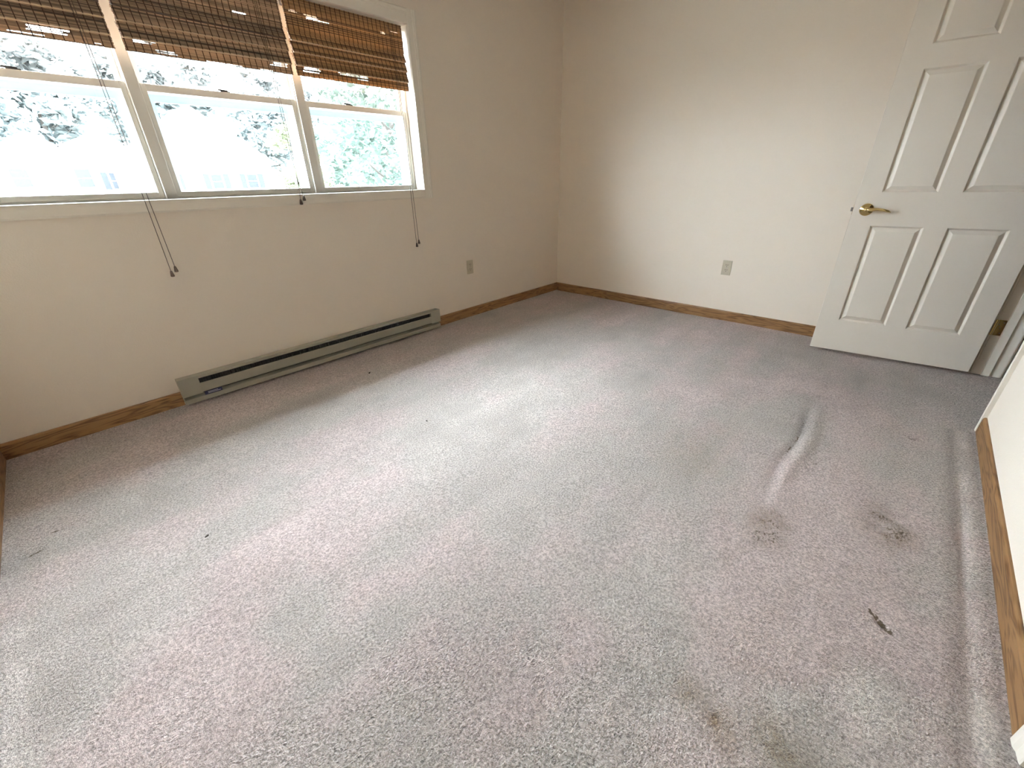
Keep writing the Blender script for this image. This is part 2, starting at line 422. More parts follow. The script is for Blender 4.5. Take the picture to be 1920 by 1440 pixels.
light += 0.42*np.exp(-((Y+3.163)/0.020)**2)*nb2*(X < -1.05) - 0.28*np.exp(-((Y+3.122)/0.016)**2)*(X < -1.05) - 0.30*np.exp(-((Y+3.196)/0.012)**2)*(X < -1.03)
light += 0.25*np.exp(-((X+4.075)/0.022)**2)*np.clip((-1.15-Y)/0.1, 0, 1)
light += 0.30*np.exp(-((Y+2.640-w)/0.020)**2)*np.exp(-((X+1.85)/0.30)**4) - 0.22*np.exp(-((Y+2.600-w)/0.022)**2)*np.exp(-((X+1.62)/0.42)**4)  # wrinkle's lit crest and shaded crease painted into the pile colour
light += 0.28*blob(-2.74, -2.97, 0.09, 0.055, 0, 2) + 0.22*blob(-2.15, -1.40, 0.6, 0.38) + 0.12*blob(-1.65, -2.45, 0.15, 0.10) - 0.16*blob(-0.75, -2.75, 0.7, 0.22)  # the broad mid-room blob paints the window's pool of light into the carpet
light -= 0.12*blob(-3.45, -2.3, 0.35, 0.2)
keep = np.ones_like(X, bool)
nx, ny = X.shape
idx = np.arange(nx*ny).reshape(nx, ny)
quads = np.stack([idx[:-1, :-1], idx[1:, :-1], idx[1:, 1:], idx[:-1, 1:]], -1).reshape(-1, 4)
me = bpy.data.meshes.new('floor')
me.vertices.add(nx*ny); me.loops.add(quads.size); me.polygons.add(len(quads))
me.vertices.foreach_set('co', np.stack([X, Y, Z], -1).astype(np.float32).ravel())
me.loops.foreach_set('vertex_index', quads.astype(np.int32).ravel())
me.polygons.foreach_set('loop_start', np.arange(0, quads.size, 4, dtype=np.int32))
me.polygons.foreach_set('loop_total', np.full(len(quads), 4, dtype=np.int32))
me.polygons.foreach_set('use_smooth', np.ones(len(quads), dtype=bool))
ca = me.attributes.new('wear_and_light', 'FLOAT_COLOR', 'POINT')
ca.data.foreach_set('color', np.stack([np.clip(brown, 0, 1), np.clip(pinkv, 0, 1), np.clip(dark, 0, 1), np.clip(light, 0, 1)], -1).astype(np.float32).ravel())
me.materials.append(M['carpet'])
me.update(); me.validate()
floor = bpy.data.objects.new('floor', me); col.objects.link(floor)
tag(floor, 'worn pinkish taupe cut pile carpet with stains and furniture dents', 'carpet', kind='structure')

# ------------------------------------------------------------------ walls, ceiling
def struct(mb, name, mats, label, cat, **kw):
    return tag(mb.build(name, mats, **kw), label, cat, kind='structure')
T = 0.15
mb = MB()
mb.box((XL-T, 0, -0.05), (WX0, T, H)).box((WX1, 0, -0.05), (T, T, H)).box((WX0, 0, -0.05), (WX1, T, WZ0)).box((WX0, 0, WZ1), (WX1, T, H))
struct(mb, 'wall_window', M['wall'], 'cream painted wall holding the triple window above the heater', 'wall')
struct(MB().box((0, YN-WT, -0.05), (T, 0, H)), 'wall_right', M['wall'], 'cream painted wall behind the open six-panel door', 'wall')
struct(MB().box((XL-T, -4.4, -0.05), (XL, 0, H)), 'wall_left', M['wall'], 'cream painted wall at the left edge beside the window', 'wall')
CJ1, CJ0 = -2.605-0.06, -3.62
mb = MB()
mb.box((DJ1+0.02, YN-WT, -0.05), (0, YN, H)).box((CJ1, YN-WT, -0.05), (DJ0-0.02, YN, H)).box((DJ0-0.02, YN-WT, DH+0.02), (DJ1+0.02, YN, H))
mb.box((XL, YN-WT, -0.05), (CJ0, YN, H)).box((CJ0, YN-WT, DH), (CJ1, YN, H))
struct(mb, 'wall_near', M['wall'], 'brightly daylit cream wall between doorway and closet', 'wall')
struct(MB().box((0.0, -4.42, -0.05), (4.0, YN-WT, 0.0)), 'floor_hall', M['carpet'], 'carpeted hallway floor beyond the doorway', 'carpet')
struct(MB().box((XL-T, -4.4, H), (4.0, YN-WT, H+0.1)).box((XL-T, YN-WT, H), (T, T, H+0.1)), 'ceiling', M['ceiling'], 'flat painted ceiling over the bedroom', 'ceiling')
mb = MB().box((XL-T, -4.55, -0.05), (4.0, -4.40, H)).box((3.85, -4.4, -0.05), (4.0, YN-WT, H)).box((T, YN-WT, -0.05), (4.0, YN, H))
struct(mb, 'wall_hall', M['wall'], 'unlit cream wall of the hallway beyond the doorway', 'wall')

# ------------------------------------------------------------------ baseboards
def baseboard(name, L, loc, rot, label):
    """local X along its length, back face on the wall at local y=0, room at -y"""
    prof = [(0, -0.03), (-TB, -0.03), (-TB, HB-0.010), (-TB+0.002, HB-0.004), (-TB+0.0055, HB-0.0005), (-TB+0.007, HB), (0, HB)]
    o = MB().prism(prof, 'x', 0, L).build(name, M['oak'])
    o.location = loc; o.rotation_euler = (0, 0, rot)
    return tag(o, label, 'baseboard', kind='structure')
HX0, HX1 = -3.428, -1.655       # heater span
baseboard('baseboard_window', HX0-XL, (XL, 0, 0), 0, 'dark oak baseboard between the left wall and the heater')
baseboard('baseboard_corner', 0-HX1, (HX1, 0, 0), 0, 'oak baseboard between the heater and the far corner')
baseboard('baseboard_right', -YN, (0, 0, 0), -math.pi/2, 'oak baseboard along the wall behind the open door')
baseboard('baseboard_left', -YN, (XL, YN, 0), math.pi/2, 'oak baseboard on the left wall below the window corner')
baseboard('baseboard_near', 2.605-1.017, (-1.017, YN, 0), math.pi, 'sunlit golden oak baseboard between doorway and closet trim')

# ------------------------------------------------------------------ window
win = empty('window_1', (0, 0, 0))
tag(win, 'triple double-hung window in cream casing behind bamboo shades', 'window', kind='structure')
CP = 0.015
# casing boards with a moulded outer edge
CO = 0.0692
def casing_prof(inner, outer, sgn):
    """list of (across, y)"""
    s = 1 if outer > inner else -1
    w_ = abs(outer-inner)
    return [(inner, 0), (inner, -0.010), (inner+s*0.004, -0.012), (inner+s*w_*0.55, -0.0125), (inner+s*w_*0.62, -0.0155), (inner+s*w_*0.70, -0.0150),
            (inner+s*w_*0.76, -0.0185), (inner+s*w_*0.93, -0.0185), (outer, -0.014), (outer, 0)]
pr = casing_prof(WX1, WX1+CO, 1)
MB().prism([(a, y) for a, y in pr], 'z', WZ0-0.058, WZ1+0.0763).build('casing', M['trim'], win)
pr = casing_prof(WX0, WX0-CO, 1)
MB().prism([(a, y) for a, y in pr], 'z', WZ0-0.058, WZ1+0.0763).build('casing', M['trim'], win)
pr = casing_prof(WZ1, WZ1+0.0763, 1)
MB().prism([(y, a) for a, y in pr], 'x', WX0, WX1).build('casing', M['trim'], win)
pr = [(0, WZ0-0.058), (-0.013, WZ0-0.058), (-0.016, WZ0-0.050), (-0.013, WZ0-0.02), (-0.013, WZ0-0.003), (0, WZ0-0.003)]
MB().prism(pr, 'x', WX0, WX1).build('casing', M['trim'], win)
# jamb liners and stool
FY = 0.088
JT = 0.004
mb = MB().box((WX1-0.001, 0, WZ0), (WX1+JT, FY+0.06, WZ1)).box((WX0-JT, 0, WZ0), (WX0+0.001, FY+0.06, WZ1)).box((WX0, 0, WZ1-0.001), (WX1, FY+0.06, WZ1+JT))
mb.build('jamb_liner', M['trim'], win)
MB().prism([(-0.017, WZ0-0.005), (-0.018, WZ0-0.002), (-0.015, WZ0), (FY+0.05, WZ0), (FY+0.05, WZ0-0.005)], 'x', WX0, WX1).build('stool', M['trim'], win)
# three units
MC = [-3.139, -2.378]
units = [(WX0, MC[0]), (MC[0], MC[1]), (MC[1], WX1)]
for c in MC:
    MB().box((c-0.023, FY-0.012, WZ0), (c+0.023, FY+0.012, WZ1)).build('mullion', M['vinyl'], win, bevel=0.002)
ZM0, ZM1 = 1.499, 1.529
for ui, (a, b_) in enumerate(units):
    l = a + (0.004 if ui == 0 else 0.012); r = b_ - (0.004 if ui == 2 else 0.012)
    fw = 0.014 if ui != 1 else 0.016
    mb = MB()
    mb.box((l, FY, WZ0), (l+fw, FY+0.075, WZ1)).box((r-fw, FY, WZ0), (r, FY+0.075, WZ1))
    mb.box((l+fw, FY, WZ0), (r-fw, FY+0.075, WZ0+0.009)).box((l+fw, FY, WZ1-0.012), (r-fw, FY+0.075, WZ1))
    mb.build('unit_frame', M['vinyl'], win)
    # lower sash (room side) and upper sash (outer track)
    def sash(name, y0, y1, x0, x1, z0, z1, st, rb, rt, gm):
        s_ = MB()
        s_.box((x0, y0, z0), (x0+st, y1, z1)).box((x1-st, y0, z0), (x1, y1, z1))
        s_.box((x0+st, y0, z0), (x1-st, y1, z0+rb)).box((x0+st, y0, z1-rt), (x1-st, y1, z1))
        so = s_.build(name, M['vinyl'], win, bevel=0.0018)
        ym = (y0+y1)/2
        MB().box((x0+st-0.002, ym-0.002, z0+rb-0.002), (x1-st+0.002, ym+0.002, z1-rt+0.002)).build('pane', gm, so)
        return so
    x0, x1 = l+fw+0.001, r-fw-0.001
    sash('lower_sash', FY+0.006, FY+0.032, x0, x1, WZ0+0.009, ZM1, 0.020, 0.022, ZM1-ZM0, M['glass_low'])
    sash('upper_sash', FY+0.038, FY+0.064, x0, x1, ZM0-0.002, WZ1-0.012, 0.020, 0.030, 0.03, M['glass'])
    # storm frame outside the sashes, its sky-lit blue painted in
    s_ = MB(); yo = FY+0.068; sw = 0.046
    s_.box((x0, yo, WZ0+0.009), (x0+sw, yo+0.006, ZM0-0.033)).box((x1-sw, yo, WZ0+0.009), (x1, yo+0.006, ZM0-0.033)).box((x0+sw, yo, WZ0+0.009), (x1-sw, yo+0.006, WZ0+0.021)).box((x0, yo, ZM0-0.033), (x1, yo+0.006, ZM0+0.010))
    s_.build('storm_frame', M['storm'], win)
    # sash lock on the meeting rail
    cx = {0: (a+b_)/2, 1: -2.755, 2: -2.07}[ui]
    lk = MB().box((cx-0.022, FY+0.010, ZM1), (cx+0.022, FY+0.028, ZM1+0.005))
    lk.prism([(cx-0.034, ZM1+0.005), (cx+0.014, ZM1+0.005), (cx+0.012, ZM1+0.010), (cx-0.030, ZM1+0.012)], 'y', FY+0.014, FY+0.024)
    lk.build('sash_lock', M['lock'], win)

# ------------------------------------------------------------------ bamboo roman shades
SECT = [  # front face of each section: (y top, z top, y bottom, z bottom)
    ('panel', 0.040, 1.9815, 0.036, 1.836),
    ('fold', 0.046, 1.845, 0.020, 1.790),
    ('fold', 0.040, 1.800, 0.017, 1.738),
    ('fold', 0.036, 1.750, 0.015, 1.680),
    ('hem', 0.030, 1.690, 0.024, 1.634)]
def bamboo_tone(rng, warm):
    k = rng.uniform(0.95, 1.5)
    if rng.random() < 0.12: k *= 0.55
    base_ = (126, 98, 68) if warm else (116, 98, 80)
    return tuple(min(1, c/255*k) for c in base_) + (1,)
def make_blind(x0, x1, seed, warm, gaps, cord_x, cord_z, knot_z, label):
    rng = random.Random(seed)
    root = empty('bamboo_shade', ((x0+x1)/2, 0.03, 1.9815))
    tag(root, label, 'window shade', 'bamboo shades in the triple window')
    ox, oy, oz = root.location
    loc = lambda p: (p[0]-ox, p[1]-oy, p[2]-oz)
    def part(mb, name, mat, **kw):
        mb.v = [loc(p) for p in mb.v]
        return mb.build(name, mat, root, **kw)
    part(MB().box((x0+0.004, 0.046, 1.945), (x1-0.004, 0.078, 1.981)), 'headrail', M['tassel'])
    nth = int(round((x1-x0)/0.0287)); tx = [x0+0.007+(x1-x0-0.014)*i/(nth-1) for i in range(nth)]
    for si, (kind, ya, za, yb, zb) in enumerate(SECT):
        mb = MB()
        def sheet(ya, za, yb, zb, gap_ok):
            L = math.hypot(yb-ya, zb-za); dy, dz = (yb-ya)/L, (zb-za)/L
            s = 0.0; nsl = 0
            while s < L-0.0015:
                nsl += 1
                h = min(rng.choice((0.0028, 0.0034, 0.0042)), L-s)
                e = 0.00035
                y_a, z_a = ya+dy*(s+e), za+dz*(s+e); y_b, z_b = ya+dy*(s+h-e), za+dz*(s+h-e)
                # bundles overlap slightly so that only true gaps let light through
                z_b -= 0.0006
                j0, j1 = rng.uniform(-.0015, .0015), rng.uniform(-.0015, .0015)
                dep = rng.uniform(-0.0005, 0.0005)
                spans = [(x0+j0, x1+j1)]
                if gap_ok:
                    for (gx, gz, gw, gh, pr_) in gaps:
                        if nsl % 2 == 0 and abs((z_a+z_b)/2-gz) < gh and rng.random() < pr_:
                            ga = gx-gw*rng.uniform(.55, 1); gb = gx+gw*rng.uniform(.55, 1)
                            ns = []
                            for (p, q) in spans:
                                if gb <= p or ga >= q: ns.append((p, q)); continue
                                if ga > p: ns.append((p, ga))
                                if gb < q: ns.append((gb, q))
                            spans = ns
                tone = bamboo_tone(rng, warm)
                for (p, q) in spans:
                    if q-p < 0.002: continue
                    t = 0.0016
                    mb.add([(p, y_a+dep, z_a), (q, y_a+dep, z_a), (q, y_b+dep, z_b), (p, y_b+dep, z_b),
                            (p, y_a+dep+t, z_a), (q, y_a+dep+t, z_a), (q, y_b+dep+t, z_b), (p, y_b+dep+t, z_b)],
                           [(0,3,2,1),(4,5,6,7),(0,1,5,4),(1,2,6,5),(2,3,7,6),(3,0,4,7)], 0, tone)
                s += h
        if kind == 'panel':
            sheet(ya, za, (ya+yb)/2-0.002, (za+zb)/2, True); sheet((ya+yb)/2-0.002, (za+zb)/2+0.0012, yb, zb, True)
        else:
            sheet(ya, za, yb, zb, kind == 'hem')
        if kind == 'fold':   # the cloth turns back behind its own lip
            sheet(yb+0.0035, zb+0.001, 0.056, zb+0.060, False)
        o = part(mb, 'bamboo_slats', M['bamboo'], fix=False)
        o['kind'] = 'stuff'
        if kind == 'fold':
            part(MB().tube([(x0+0.002, yb+0.0015, zb+0.0005), (x1-0.002, yb+0.0015, zb+0.0005)], 0.0036, 6), 'batten', M['batten'] if (warm or si > 1) else M['tassel'])
    for x in tx:
        th = MB()
        for (kind, ya, za, yb, zb) in SECT:
            e = 0.0022
            wd = 0.0017
            th.add([(x-wd, ya-e, za), (x+wd, ya-e, za), (x+wd, yb-e, zb), (x-wd, yb-e, zb), (x-wd, ya-e+0.0012, za), (x+wd, ya-e+0.0012, za), (x+wd, yb-e+0.0012, zb), (x-wd, yb-e+0.0012, zb)],
                   [(0,3,2,1),(4,5,6,7),(0,1,5,4),(1,2,6,5),(2,3,7,6),(3,0,4,7)])
        part(th, 'thread', M['thread'], fix=False)
    # pull cords with wooden tassels
    ends = []
    for k in (0, 1):
        xa = cord_x + (0.004 if k else -0.004)
        xb = cord_x + (0.013 if k else -0.009)
        zb = cord_z + (0.020 if k else 0.0)
        kz = knot_z if knot_z else zb + 0.45
        pts = [(xa, 0.034, 1.965), (xa, 0.002, 1.93), (xa, -0.012, 1.75), (xa+(xb-xa)*0.3, -0.022, 1.35)]
        if knot_z: pts += [(cord_x+(0.001 if k else -0.001), -0.024, knot_z), (xb, -0.026, zb+0.028)]
        else: pts += [(xa+(xb-xa)*0.6, -0.024, 1.05), (xb, -0.024, zb+0.028)]
        c = part(MB().tube(pts, 0.0014, 6), 'pull_cord', M['cord'], smooth=True)
        tl = MB().lathe([(0.0022, 0.030), (0.0048, 0.027), (0.0062, 0.020), (0.0088, 0.006), (0.0085, 0.0015), (0.006, 0.0)], (xb, -0.0262, zb), (0, 0, 1), 14)
        tl.v = [loc(p) for p in tl.v]
        tl.build('tassel', M['tassel'], c, smooth=True)
    if knot_z:
        part(MB().lathe([(0.001, 0.010), (0.0045, 0.007), (0.005, 0.003), (0.0015, -0.003)], (cord_x, -0.024, knot_z), (0, 0, 1), 10), 'knot', M['cord'], smooth=True)
    return root
gB = [(-2.40-0.08, 1.668, 0.05, 0.012, .7), (-3.06, 1.672, 0.05, 0.012, .8), (-2.98, 1.650, 0.06, 0.006, .9), (-2.75, 1.6385, 0.11, 0.004, .9), (-2.55, 1.6395, 0.05, 0.004, .8), (-2.62, 1.862, 0.035, 0.004, .9)]
gA = [(-3.36, 1.664, 0.07, 0.011, .8), (-3.43, 1.645, 0.06, 0.006, .9), (-3.56, 1.655, 0.06, 0.012, .5), (-3.22, 1.646, 0.012, 0.004, .9)]
gC = [(-2.30, 1.668, 0.055, 0.014, .8), (-1.99, 1.668, 0.05, 0.014, .7), (-2.08, 1.675, 0.08, 0.008, .7), (-2.24, 1.912, 0.05, 0.010, .5), (-2.17, 1.905, 0.04, 0.003, .9), (-2.345, 1.925, 0.025, 0.010, .4), (-1.87, 1.925, 0.025, 0.006, .5), (-1.80, 1.920, 0.02, 0.006, .7), (-1.715, 1.935, 0.03, 0.008, .4)]
make_blind(-3.868, -3.166, 11, False, gA, -3.262, 0.684, None, 'bamboo roman shade filling the left unit beside the left wall')
make_blind(-3.130, -2.414, 12, False, gB, -2.540, 0.985, 1.095, 'bamboo roman shade in the middle unit, its short cord tied in a knot')
make_blind(-2.392, -1.658, 13, True, gC, -1.766, 0.655, None, 'warm brown bamboo roman shade nearest the room corner')

# ------------------------------------------------------------------ electric baseboard heater
hroot = empty('baseboard_heater', ((HX0+HX1)/2, 0, 0))
tag(hroot, 'long almond metal electric baseboard heater below the window', 'heater')
hx = hroot.location.x
def hpart(mb, name, mat, **kw):
    mb.v = [(p[0]-hx, p[1], p[2]) for p in mb.v]
    return mb.build(name, mat, hroot, **kw)
HD = -0.062
EL, ER = HX0+0.093, HX1-0.090
# back pan with top hood
hpart(MB().prism([(-0.001, 0.012), (-0.006, 0.012), (-0.006, 0.150), (HD+0.004, 0.154), (HD+0.004, 0.143), (HD, 0.143), (HD, 0.1590), (-0.001, 0.1545)], 'x', HX0, HX1), 'body', M['heater'], bevel=0.001)
hpart(MB().prism([(HD+0.004, 0.115), (HD, 0.114), (HD, 0.063), (HD+0.004, 0.060), (HD+0.005, 0.060), (HD+0.005, 0.115)], 'x', EL, ER), 'front_panel', M['heater'])
hpart(MB().prism([(-0.006, 0.012), (HD+0.002, 0.012), (HD+0.002, 0.036), (HD+0.004, 0.038), (-0.020, 0.050), (-0.006, 0.050)], 'x', HX0+0.002, HX1-0.002), 'base_pan', M['heater'])
hpart(MB().box((HX0+0.006, -0.045, 0.052), (HX1-0.006, -0.012, 0.135)), 'heating_element', M['heater_dark'])
fins = MB()
xf = EL+0.01
while xf < ER-0.01:
    fins.box((xf, -0.055, 0.066), (xf+0.0012, -0.045, 0.136)); xf += 0.012
fo = hpart(fins, 'fins', M['heater_dark'], fix=False); fo['kind'] = 'stuff'
for (a, b_) in ((HX0, EL), (ER, HX1)):
    hpart(MB().prism([(-0.004, 0.150), (HD-0.0008, 0.1535), (HD-0.0008, 0.056), (HD+0.010, 0.054), (-0.004, 0.054)], 'x', a, b_), 'end_cap', M['heater'], bevel=0.0012)
lb = hpart(MB().box((EL+0.004, HD+0.001, 0.038), (EL+0.090, HD+0.0018, 0.058)), 'rating_label', M['label_dark'])
for q in range(2):
    s_ = MB().box((EL+0.020, HD+0.0004, 0.044+q*0.007), (EL+0.082-q*0.012, HD+0.001, 0.048+q*0.007))
    s_.v = [(p[0]-hx, p[1], p[2]) for p in s_.v]; s_.build('print_line', M['label_pale'], lb)

# ------------------------------------------------------------------ wall outlets
def outlet(loc, rot, label):
    r = empty('wall_outlet', loc); r.rotation_euler = (0, 0, rot)
    tag(r, label, 'outlet', 'duplex outlets')
    MB().prism([(-0.035, -0.057), (0.035, -0.057), (0.035, 0.057), (-0.035, 0.057)], 'y', -0.005, 0).build('cover_plate', M['plate'], r, bevel=0.0025)
    for s in (1, -1):
        ring = []
        for k in range(24):
            t = 2*math.pi*k/24
            ring.append((0.0172*math.cos(t), s*0.0195 + max(-0.0142, min(0.0142, 0.0172*math.sin(t)))))
        f = MB().prism(ring, 'y', -0.0072, -0.004).build('socket_face', M['plate'], r)
        for (hx_, w_, h_) in ((-0.0065, 0.0015, 0.0048), (0.0065, 0.0015, 0.0042)):
            MB().box((hx_-w_, -0.0076, s*0.0195+0.004-h_), (hx_+w_, -0.0068, s*0.0195+0.004+h_)).build('slot', M['slot'], f)
        MB().lathe([(0.0026, 0), (0.0026, 0.0008)], (0, -0.0076, s*0.0195-0.0075), (0, 1, 0), 12).build('ground_hole', M['slot'], f)
    MB().lathe([(0.003, 0.002), (0.003, 0.0005), (0.002, 0)], (0, -0.0065, 0), (0, 1, 0), 12).build('screw', M['steel'], r)
    return r
outlet((-1.244, 0, 0.425), 0, 'almond duplex outlet on the window wall right of the heater')
outlet((0, -1.697, 0.420), -math.pi/2, 'almond duplex outlet on the wall left of the open door')

# ------------------------------------------------------------------ open six-panel door
# local frame: X along the leaf from latch edge (0) to hinge edge (W), -Y is the face towards the room, Z up
DW, DT = 0.7826, 0.035
ZB, ZT = 0.018, 2.035
door = empty('door_1', (-0.3019, -2.4199, 0))
door.rotation_euler = (0, 0, -math.pi/2 + 0.1151)
tag(door, 'open off-white six-panel door with brass lever handle', 'door', kind='structure')
PX = [(0.1059, 0.3438), (0.4394, 0.6785)]
PZ = [(0.2207, 0.8024), (0.9798, 1.5572), (1.6577, 1.905)]
mb = MB()
GX = [0, PX[0][0], PX[0][1], PX[1][0], PX[1][1], DW]; GZ = [ZB, PZ[0][0], PZ[0][1], PZ[1][0], PZ[1][1], PZ[2][0], PZ[2][1], ZT]
for i in range(5):
    for j in range(7):
        if i in (1, 3) and j in (1, 3, 5): continue
        mb.box((GX[i], 0, GZ[j]), (GX[i+1], DT, GZ[j+1]))
mesh_leaf = MB()
# one skin: front and back frames plus the rim
for y, flip in ((0, False), (DT, True)):
    for i in range(5):
        for j in range(7):
            if i in (1, 3) and j in (1, 3, 5): continue
            q = [(GX[i], y, GZ[j]), (GX[i+1], y, GZ[j]), (GX[i+1], y, GZ[j+1]), (GX[i], y, GZ[j+1])]
            mesh_leaf.add(q, [(0, 1, 2, 3) if not flip else (3, 2, 1, 0)])
rim = [(0, ZB), (DW, ZB), (DW, ZT), (0, ZT)]
for k in range(4):
    a, c = rim[k], rim[(k+1) % 4]
    mesh_leaf.add([(a[0], 0, a[1]), (a[0], DT, a[1]), (c[0], DT, c[1]), (c[0], 0, c[1])], [(0, 1, 2, 3)])
mesh_leaf.build('leaf', M['door'], door)
def panel(x0, x1, z0, z1):
    pm = MB()
    for face, s in ((0.0, 1), (DT, -1)):
        rings = [(0.0, 0.0), (0.0025, 0.0015), (0.0095, 0.0115), (0.0120, 0.0120), (0.0310, 0.0020), (0.0330, 0.0015)]
        prev = None
        vs_, fs = [], []
        for k, (ins, dep) in enumerate(rings):
            y = face + s*dep
            vs_ += [(x0+ins, y, z0+ins), (x1-ins, y, z0+ins), (x1-ins, y, z1-ins), (x0+ins, y, z1-ins)]
            if k:
                for e in range(4):
                    f = ((k-1)*4+e, (k-1)*4+(e+1) % 4, k*4+(e+1) % 4, k*4+e)
                    fs.append(f if s > 0 else f[::-1])
        kk = (len(rings)-1)*4
        f = (kk, kk+1, kk+2, kk+3); fs.append(f if s > 0 else f[::-1])
        pm.add(vs_, fs)
    return pm.build('panel', M['door'], door, fix=False)
for (a, b_) in PX:
    for (c, d) in PZ: panel(a, b_, c, d)
HZ, HS = 0.888, 0.063
rs = MB().lathe([(0.0335, 0), (0.0335, 0.0025), (0.031, 0.0055), (0.027, 0.0065), (0.0255, 0.0085), (0.020, 0.0095), (0.0185, 0.012), (0.0135, 0.014)], (HS, 0, HZ), (0, -1, 0), 36).build('rosette', M['brass'], door, smooth=True)
hd = MB().lathe([(0.0115, 0.012), (0.0105, 0.030), (0.0125, 0.040), (0.0120, 0.048), (0.008, 0.051)], (HS, 0, HZ), (0, -1, 0), 24)
hd.tube([(HS-0.004, -0.043, HZ+0.001), (HS+0.015, -0.047, HZ+0.002), (HS+0.045, -0.050, HZ+0.0045), (HS+0.075, -0.047, HZ+0.002), (HS+0.098, -0.040, HZ-0.004), (HS+0.110, -0.034, HZ-0.010)], [0.0095, 0.0095, 0.0085, 0.0075, 0.0062, 0.003], 12)
hd.build('lever_handle', M['brass'], door, smooth=True)
bk = MB().lathe([(0.0335, 0), (0.0335, 0.0025), (0.027, 0.0065), (0.0135, 0.014), (0.0115, 0.045), (0.008, 0.051)], (HS, DT, HZ), (0, 1, 0), 24)
bk.tube([(HS-0.004, DT+0.043, HZ), (HS+0.045, DT+0.050, HZ), (HS+0.110, DT+0.036, HZ-0.008)], [0.0095, 0.0085, 0.004], 10)
bk.build('lever_handle', M['brass'], door, smooth=True)
MB().box((-0.001, 0.005, HZ-0.028), (0.001, DT-0.005, HZ+0.028)).build('latch_plate', M['brass'], door)
MB().prism([(0, 0.009), (-0.011, 0.0235), (-0.011, 0.026), (0, 0.026)], 'z', HZ-0.011, HZ+0.011).build('latch_bolt', M['steel'], door)

# door lining, stops and casings round the doorway
lining = empty('trim_1', ((DJ0+DJ1)/2, YN, 0))
tag(lining, 'off-white jamb, stop and casing round the bedroom doorway', 'door trim', kind='structure')
lx, ly = lining.location.x, lining.location.y
def tpart(mb, name, mat=None, root=lining, **kw):
    rx, ry = root.location.x, root.location.y
    mb.v = [(p[0]-rx, p[1]-ry, p[2]) for p in mb.v]
    return mb.build(name, mat or M['trim'], root, **kw)
YB = YN-WT
tpart(MB().box((DJ1, YB, 0), (DJ1+0.02, YN, DH)), 'jamb')
tpart(MB().box((DJ0-0.02, YB, 0), (DJ0, YN, DH)), 'jamb')
tpart(MB().box((DJ0-0.02, YB, DH), (DJ1+0.02, YN, DH+0.02)), 'head_jamb')
tpart(MB().box((DJ1-0.011, YN-0.071, 0), (DJ1, YN-0.037, DH)), 'stop', bevel=0.002)
tpart(MB().box((DJ0, YN-0.071, 0), (DJ0+0.011, YN-0.037, DH)), 'stop', bevel=0.002)
tpart(MB().box((DJ0, YN-0.071, DH-0.011), (DJ1, YN-0.037, DH)), 'stop')
def cas(x_in, x_out, z1, root, yface=YN, s=1):
    sg = 1 if x_out > x_in else -1
    w_ = abs(x_out-x_in)
    pr = [(x_in, yface), (x_in, yface+s*0.007), (x_in+sg*0.004, yface+s*0.009), (x_in+sg*w_*0.45, yface+s*0.011), (x_in+sg*w_*0.6, yface+s*0.0155), (x_in+sg*w_*0.92, yface+s*0.0165), (x_out, yface+s*0.014), (x_out, yface)]
    return tpart(MB().prism(pr, 'z', 0, z1), 'casing', root=root)
cas(DJ0-0.005, DJ0-0.062, DH+0.062, lining)
cas(DJ1+0.005, DJ1+0.062, DH+0.062, lining)
tpart(MB().box((DJ0-0.005, YN, DH+0.005), (DJ1+0.005, YN+0.014, DH+0.062)), 'casing')
cas(DJ0-0.005, DJ0-0.062, DH+0.062, lining, YB, -1)
cas(DJ1+0.005, DJ1+0.062, DH+0.062, lining, YB, -1)
# hinges on the jamb face
for hz in (0.285, 1.08, 1.86):
    h = tpart(MB().box((DJ1-0.0012, YN-0.034, hz-0.0445), (DJ1+0.0005, YN-0.003, hz+0.0445)), 'hinge', M['brass'])
    for k, (dy, dz) in enumerate(((-0.026, 0.030), (-0.018, 0.0), (-0.026, -0.030), (-0.010, 0.018))):
        s_ = MB().lathe([(0.0032, 0), (0.0022, 0.0007)], (DJ1-0.0012, YN+dy, hz+dz), (-1, 0, 0), 10)
        s_.v = [(p[0]-lx, p[1]-ly, p[2]) for p in s_.v]; s_.build('screw', M['steel'], h)
    kn = MB().tube([(DJ1-0.004, YN+0.005, hz-0.0445), (DJ1-0.004, YN+0.005, hz+0.0445)], 0.0055, 12)
    kn.v = [(p[0]-lx, p[1]-ly, p[2]) for p in kn.v]; kn.build('knuckle', M['brass'], h)

# closet opening at the near end of the bright wall
clo = empty('trim_2', ((CJ0+CJ1)/2, YN, 0))
tag(clo, 'white closet casing where the near baseboard ends', 'door trim', kind='structure')
cas(CJ1+0.003, CJ1+0.060, DH+0.06, clo)
cas(CJ0-0.003, CJ0-0.060, DH+0.06, clo)
tpart(MB().box((CJ1-0.018, YB, 0), (CJ1, YN, DH)), 'jamb', root=clo)
tpart(MB().box((CJ0, YB, 0), (CJ0+0.018, YN, DH)), 'jamb', root=clo)
tpart(MB().box((CJ0, YB, DH-0.018), (CJ1, YN, DH)), 'head_jamb', root=clo)
struct(MB().box((CJ0+0.021, YN-0.075, 0.012), (CJ1-0.021, YN-0.040, DH-0.022)), 'door_2', M['door'], 'plain white closet door set back in its casing', 'door', bevel=0.002)

